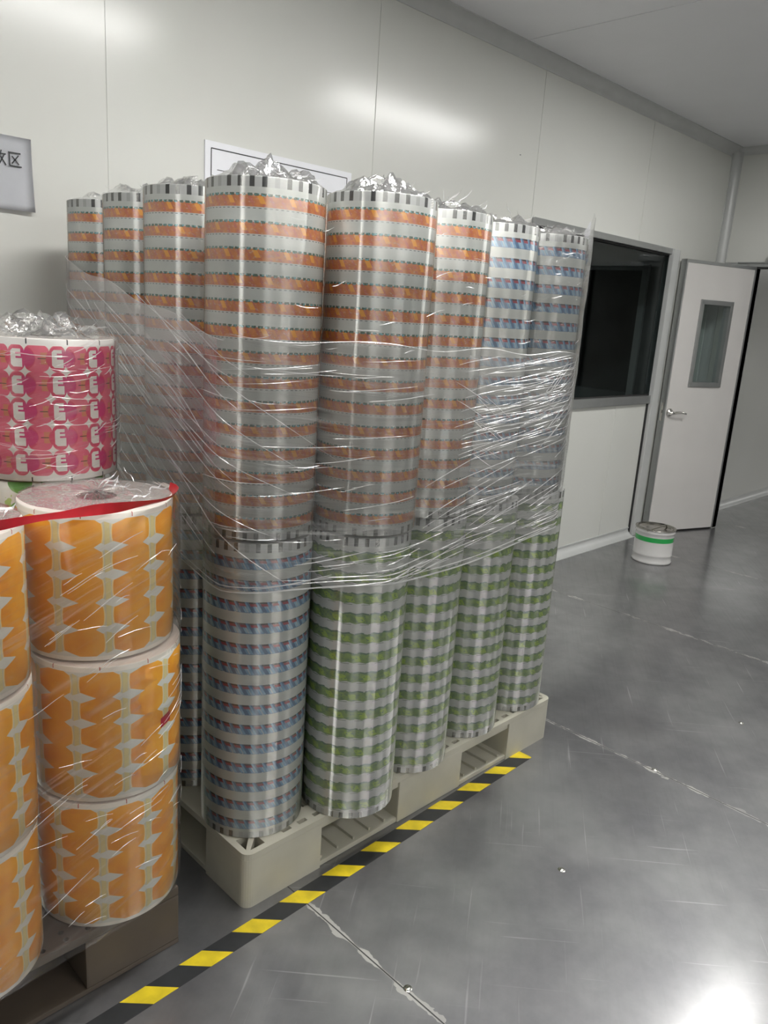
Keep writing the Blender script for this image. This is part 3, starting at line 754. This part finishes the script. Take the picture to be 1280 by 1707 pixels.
# ------------------------------------------------------------------ stretch film
def hull(circles, pad=.003, n=72):
    pts = []
    for (x, y, r) in circles:
        for i in range(n): a = 2*PI*i/n; pts.append((x+(r+pad)*math.cos(a), y+(r+pad)*math.sin(a)))
    pts = sorted(set(pts))
    def half(P):
        h = []
        for p in P:
            while len(h) >= 2 and (h[-1][0]-h[-2][0])*(p[1]-h[-2][1])-(h[-1][1]-h[-2][1])*(p[0]-h[-2][0]) <= 0: h.pop()
            h.append(p)
        return h
    a = half(pts); b = half(pts[::-1]); return a[:-1]+b[:-1]       # counter-clockwise
class Path:
    """closed outline, parametrised by length; s = 0 at the back-left corner, running down the left side to the front"""
    def __init__(s, poly):
        i0 = max(range(len(poly)), key=lambda i: -poly[i][0]*.6+poly[i][1]); poly = poly[i0:]+poly[:i0]; s.p = [Vector((q[0], q[1], 0)) for q in poly]+[Vector((poly[0][0], poly[0][1], 0))]
        s.l = [0]
        for i in range(1, len(s.p)): s.l.append(s.l[-1]+(s.p[i]-s.p[i-1]).length)
        s.L = s.l[-1]
    def at(s, t, off=0):
        t %= s.L; i = 0
        import bisect
        i = min(max(bisect.bisect_right(s.l, t)-1, 0), len(s.p)-2)
        d = s.p[i+1]-s.p[i]; q = (t-s.l[i])/max(s.l[i+1]-s.l[i], 1e-9); n = Vector((d.y, -d.x, 0)).normalized()
        return s.p[i]+d*q+n*off, n
def sheet_around(name, path, zlo, zhi, mats, parent, ds=.012, nz=36, seed=1, rough=.0012, s0=0, s1=None, matf=None, tens=0.0):
    bm = bmesh.new(); uvl = bm.loops.layers.uv.new('UVMap'); rn = random.Random(seed)
    s1 = path.L if s1 is None else s1; ns = int((s1-s0)/ds); ph = [rn.random()*6 for _ in range(6)]
    rows = []
    for i in range(ns+1):
        t = s0+(s1-s0)*i/ns; lo, hi = zlo(t), zhi(t); row = []
        for j in range(nz+1):
            z = lo+(hi-lo)*j/nz
            o = .0015+rough*(1+math.sin(z*90+t*9+ph[0])*.5+math.sin(z*47-t*14+ph[1])*.6+math.sin(z*160+t*4+ph[2])*.4)
            p, n = path.at(t, o); row.append(bm.verts.new((p.x, p.y, z)))
        rows.append(row)
    for i in range(ns):
        for j in range(nz):
            f = bm.faces.new((rows[i][j], rows[i+1][j], rows[i+1][j+1], rows[i][j+1])); f.smooth = True
            t0 = s0+(s1-s0)*i/ns; t1 = s0+(s1-s0)*(i+1)/ns
            if matf: f.material_index = matf((t0+t1)/2)
            for lp, tt in zip(f.loops, (t0, t1, t1, t0)): lp[uvl].uv = (tt, lp.vert.co.z)
    return obj(name, bm, mats, parent), bm
def fold_glints(name, path, specs, parent, seed):  # creases as white ribbons, the wrinkles' highlights put into their colour
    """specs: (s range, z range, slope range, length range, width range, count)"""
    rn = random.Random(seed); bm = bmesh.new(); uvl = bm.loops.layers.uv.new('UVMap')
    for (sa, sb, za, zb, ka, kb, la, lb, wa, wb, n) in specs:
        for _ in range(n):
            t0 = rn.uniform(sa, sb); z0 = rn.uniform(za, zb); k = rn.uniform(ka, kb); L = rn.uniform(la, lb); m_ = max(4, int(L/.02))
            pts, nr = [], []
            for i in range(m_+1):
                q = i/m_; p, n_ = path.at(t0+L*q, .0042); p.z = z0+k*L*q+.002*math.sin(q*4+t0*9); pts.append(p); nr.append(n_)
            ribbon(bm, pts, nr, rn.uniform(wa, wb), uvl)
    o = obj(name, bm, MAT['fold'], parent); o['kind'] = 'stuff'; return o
circ = [(x, y, r) for (_, x, y, r, _) in UP]+[(x, y, r) for (_, x, y, r, _) in LO[:4]]+[]
P = Path(hull(circ)); 
# landmarks along the outline
def s_of(px, py):
    return min((( (P.at(i*.005)[0]-Vector((px, py, 0))).length), i*.005) for i in range(int(P.L/.005)))[1]
sFL = s_of(.0, .11); sFR = s_of(1.19, .06); sO2 = s_of(.34, -.08); sO3 = s_of(.60, -.06)
wrap = empty('stretch_wrap', (.6, .5, PH)); tag(wrap, 'clear stretch film wound round the middle of the tall film rolls', 'stretch film')
def shift(o, par):                                   # keep world place while parented to par (children carry the offset)
    o.location = -Vector(par.location)
def zhi(t):
    if t < sFL: return 1.42-.165*(t/sFL)+.006*math.sin(t*20)
    if t < sFR: return 1.262-.02*(t-sFL)/(sFR-sFL)+.006*math.sin(t*17)
    return 1.24+.18*(t-sFR)/(P.L-sFR)
def zlo(t):
    if t < sFL: return .92-.185*(t/sFL)
    if t < sFR: return .735+.008*math.sin(t*7)
    return .735+.185*(t-sFR)/(P.L-sFR)
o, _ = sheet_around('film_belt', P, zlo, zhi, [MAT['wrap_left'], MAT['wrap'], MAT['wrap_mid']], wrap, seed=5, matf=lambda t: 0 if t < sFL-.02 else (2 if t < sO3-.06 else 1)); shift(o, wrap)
f1 = fold_glints('film_fold', P, [
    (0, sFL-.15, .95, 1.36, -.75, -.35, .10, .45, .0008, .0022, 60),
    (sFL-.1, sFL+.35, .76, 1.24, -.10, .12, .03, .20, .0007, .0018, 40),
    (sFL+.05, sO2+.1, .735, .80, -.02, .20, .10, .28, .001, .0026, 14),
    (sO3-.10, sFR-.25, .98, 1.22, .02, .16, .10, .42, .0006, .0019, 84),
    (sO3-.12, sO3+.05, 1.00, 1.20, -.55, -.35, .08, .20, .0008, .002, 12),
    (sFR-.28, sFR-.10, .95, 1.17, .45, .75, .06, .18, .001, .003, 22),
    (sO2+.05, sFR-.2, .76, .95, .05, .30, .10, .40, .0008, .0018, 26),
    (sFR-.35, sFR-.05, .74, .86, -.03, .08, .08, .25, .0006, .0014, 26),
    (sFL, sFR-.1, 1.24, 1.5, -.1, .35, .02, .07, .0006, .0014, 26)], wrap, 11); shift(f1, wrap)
# hem lines where the belt of film starts and ends
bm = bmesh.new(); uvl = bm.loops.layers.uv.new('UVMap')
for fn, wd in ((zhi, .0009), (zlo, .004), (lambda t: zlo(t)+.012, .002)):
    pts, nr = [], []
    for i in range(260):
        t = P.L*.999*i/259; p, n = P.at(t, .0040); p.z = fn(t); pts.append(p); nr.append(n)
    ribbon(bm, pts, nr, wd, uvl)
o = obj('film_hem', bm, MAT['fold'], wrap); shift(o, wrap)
# loose bag film over the last roll of the upper tier, drawn up to a point
slv = uppers[4][0]; ra = slv.rotation_euler.z
bm = bmesh.new(); uvl = bm.loops.layers.uv.new('UVMap'); n = 60; rows = []
for i in range(n+1):
    a = math.radians(200)+math.radians(190)*i/n
    q = max(0, 1-abs(math.degrees(a)-318)/42); top = .716+.060*q**1.5+.004*math.sin(i*1.7)
    row = []
    for j in range(31):
        z = top*j/30; r_ = .1185+.010*max(0, math.cos(a-math.radians(322)))**2+.0008*math.sin(z*60+a*7)+.0008*math.sin(z*25-a*5)
        row.append(bm.verts.new((r_*math.cos(a-ra), r_*math.sin(a-ra), z)))
    rows.append(row)
for i in range(n):
    for j in range(30):
        f = bm.faces.new((rows[i][j], rows[i+1][j], rows[i+1][j+1], rows[i][j+1])); f.smooth = True
        for lp, (ii, jj) in zip(f.loops, ((i, j), (i+1, j), (i+1, j+1), (i, j+1))): lp[uvl].uv = (ii*.006, jj*.024)
obj('loose_film', bm, MAT['wrap_low'], slv)

# film round the orange and the pink rolls
def small_wrap(name, label, circles, z0, z1, seed, specs):
    w_ = tag(empty(name, (circles[0][0], circles[0][1], z0)), label, 'stretch film'); p = Path(hull(circles))
    o, _ = sheet_around('film_belt', p, lambda t: z0, lambda t: z1+.003*math.sin(t*30), [MAT['wrap_low']], w_, seed=seed, nz=60); shift(o, w_)
    f = fold_glints('film_fold', p, [(a*p.L, b*p.L, *r) for (a, b, *r) in specs], w_, seed); shift(f, w_); return w_
wo = small_wrap('stretch_wrap', 'clear stretch film with slanting creases round the orange roll stacks', [(-.25, .135, .1385), (-.543, .11, .1385)], PH+.004, PH+3*HL+.002, 21,
    [(.30, .78, .2, .90, .15, .55, .02, .10, .0005, .0012, 90), (.30, .78, .2, .9, -.3, .1, .02, .07, .0005, .0011, 40)])
wp = small_wrap('stretch_wrap', 'clear stretch film round the pink roll', [(pk[0], pk[1], .1385)], PH+3*HL+.003, PH+4*HL+.001, 22,
    [(.10, .8, .97, 1.22, -.12, .12, .03, .13, .0006, .0014, 36), (.25, .75, .97, 1.22, .2, .5, .02, .06, .0007, .002, 30)])
tp = crumple(pink, .137, .270, 0, 90, .040)
to = crumple(None, .136, 0, 0, 91, .007); to.parent = wo; to.location = Vector((-.249, .150, PH+3*HL+.0005))-Vector(wo.location); to.name = 'top_film'
to = crumple(None, .136, 0, 0, 92, .010); to.parent = wo; to.location = Vector((-.541, .112, PH+3*HL+.0005))-Vector(wo.location); to.name = 'top_film.001'
# red strap lying across the tops
st = empty('red_strap', (-.30, .06, PH+3*HL)); tag(st, 'narrow red film strap pulled across the tops of the orange rolls', 'strap')
bm = bmesh.new(); ZT = PH+3*HL-.004
PO = Path(hull([(-.249, .150, .1385), (-.543, .11, .1385)], .004))
sR = min(range(900), key=lambda i: (PO.at(i*PO.L/900)[0]-Vector((-.110, .135, 0))).length)*PO.L/900
pl = [(*PO.at(sR-.78*q/26)[0].xy, .001+.013*min(1, q/12)) for q in range(27)]
fine = []
for i in range(len(pl)-1):
    for k in range(2): q = k/2; fine.append(Vector(pl[i]).lerp(Vector(pl[i+1]), q))
fine.append(Vector(pl[-1]))
pr = None
for i, p in enumerate(fine):
    d = (fine[min(i+1, len(fine)-1)]-fine[max(i-1, 0)]).normalized(); tw = .25+.5*math.sin(i*.21)
    side = Vector((-d.y, d.x, 0)); up = (Vector((0, 0, 1))*math.cos(tw)+side*math.sin(tw)); wd = .0075+.0022*math.sin(i*.45)
    row = [bm.verts.new(p+Vector((0, 0, ZT+.004))+up*wd*s_+Vector((0, 0, .0012*((s_*s_)+.4*math.sin(i*.9+s_*3))))) for s_ in (-1, -.5, 0, .5, 1)]
    if pr:
        for k in range(4): f = bm.faces.new((pr[k], pr[k+1], row[k+1], row[k])); f.smooth = True
    pr = row
o = obj('strap_band', bm, MAT['red'], st); shift(o, st)
bm = bmesh.new(); az0 = -.62
pts = []
for i in range(9):
    a = az0+.10*math.sin(i*.8); z = ZT+.004-.045*i/8; pts.append(Vector((-.249+.1405*math.cos(a+.0), .150+.1405*math.sin(a), z)))
ribbon(bm, pts, Vector((math.cos(az0), math.sin(az0), 0)), .016)
o = obj('strap_tail', bm, MAT['red'], st); shift(o, st)

# ------------------------------------------------------------------ hazard tape
tape = empty('hazard_tape', (0, 0, 0)); tag(tape, 'yellow and black striped floor tape along the front of the pallets', 'floor tape')
bm = bmesh.new(); dirx = Vector((1, .030, 0)).normalized(); nr_ = Vector((-dirx.y, dirx.x, 0)); O = Vector((.128, -.050, 0)); hw = .0235; per = .1312; sk = .023
def tp_(s, t, z=.0009): q = O+dirx*s+nr_*t; return (q.x, q.y, z)
L0, L1 = -1.10, .922
k = -9
while k*per-.030 < L1:
    for a, b, mi in ((k*per-.030, k*per+.026, 0), (k*per+.026, (k+1)*per-.030, 1)):
        if a < L0 or a > L1: continue
        bb = min(b, L1)
        v = [bm.verts.new(tp_(a+sk, -hw)), bm.verts.new(tp_(bb+sk if bb == b else bb, -hw)), bm.verts.new(tp_(bb-sk if bb == b else bb, hw)), bm.verts.new(tp_(a-sk, hw))]
        f = bm.faces.new(v); f.material_index = mi
    k += 1
bmesh.ops.remove_doubles(bm, verts=bm.verts[:], dist=.0002)
rs = bmesh.ops.extrude_face_region(bm, geom=bm.faces[:]); bmesh.ops.translate(bm, vec=(0, 0, -.0008), verts=[g for g in rs['geom'] if isinstance(g, bmesh.types.BMVert)])
bmesh.ops.recalc_face_normals(bm, faces=bm.faces[:])
o = obj('tape_strip', bm, [MAT['yellow'], MAT['black']], tape)

# ------------------------------------------------------------------ can
can = empty('paint_can', (3.44, .76, 0)); tag(can, 'white metal can with a green stripe on the floor by the open door', 'can'); r = .114; h = .205
bm = bmesh.new(); lathe(bm, [(.0001, .002, 0), (r-.004, 0, 0), (r, .004, 0), (r, .012, 0), (r-.003, .016, 0), (r-.003, .045, 0), (r, .050, 0), (r-.003, .055, 0), (r-.003, .132, 1), (r-.003, .160, 0), (r-.003, .180, 0), (r+.001, .184, 0), (r-.002, .188, 0), (r-.002, h-.006, 0), (r+.002, h-.004, 2), (r+.002, h, 2), (r-.008, h, 2), (r-.012, h-.010, 2), (r-.030, h-.012, 2)], 56)
obj('can_body', bm, [MAT['can_white'], MAT['can_green'], MAT['tin']], can)
bm = bmesh.new(); lathe(bm, [(r-.012, h-.011), (r-.016, h-.003), (r-.024, h-.003), (r-.030, h-.009), (.05, h-.008), (.0001, h-.006)], 48); obj('lid', bm, MAT['tin'], can)
bm = bmesh.new(); pv = None
for i in range(25):
    a = PI*i/24; c_ = Vector((r*1.01*math.cos(a)*.98, -.035*math.sin(a), h+.022*math.sin(a)-.012)); tng = Vector((-math.sin(a), -.3*math.cos(a), .2*math.cos(a))).normalized()
    s1_ = tng.cross(Vector((0, 0, 1))).normalized(); s2_ = tng.cross(s1_)
    rv = [bm.verts.new(c_+(s1_*math.cos(t)+s2_*math.sin(t))*.0035) for t in [2*PI*q/8 for q in range(8)]]
    if pv:
        for q in range(8): f = bm.faces.new((pv[q], pv[(q+1) % 8], rv[(q+1) % 8], rv[q])); f.smooth = True
    pv = rv
obj('handle', bm, MAT['tin'], can)

# ------------------------------------------------------------------ screws in the floor sheets
proto = None
for (x, y, lb) in ((.127, -.386, 'steel floor screw on the worn joint nearest the viewer'), (.677, -.396, 'steel floor screw in the middle of the nearest full floor sheet'),
                   (1.300, -.334, 'steel floor screw on the second floor joint right of the pallet'), (1.834, -.393, 'steel floor screw beyond the second floor joint towards the right edge')):
    if proto is None:
        bm = bmesh.new(); lathe(bm, [(.0001, .0022), (.0040, .0022), (.0052, .0014), (.0056, .0004), (.009, .0002), (.0094, .0001)], 20); o = obj('floor_screw', bm, MAT['chrome']); proto = o
    else: o = proto.copy(); C.objects.link(o)
    o.location = (x, y, .0004); tag(o, lb, 'screw', 'floor screws')

# ------------------------------------------------------------------ whole scene and camera scaled about the origin, model units -> metres
done = set()
for o in bpy.data.objects:
    o.location = o.location*S
    if o.type == 'MESH' and o.data.name not in done: done.add(o.data.name); o.data.transform(Matrix.Scale(S, 4))
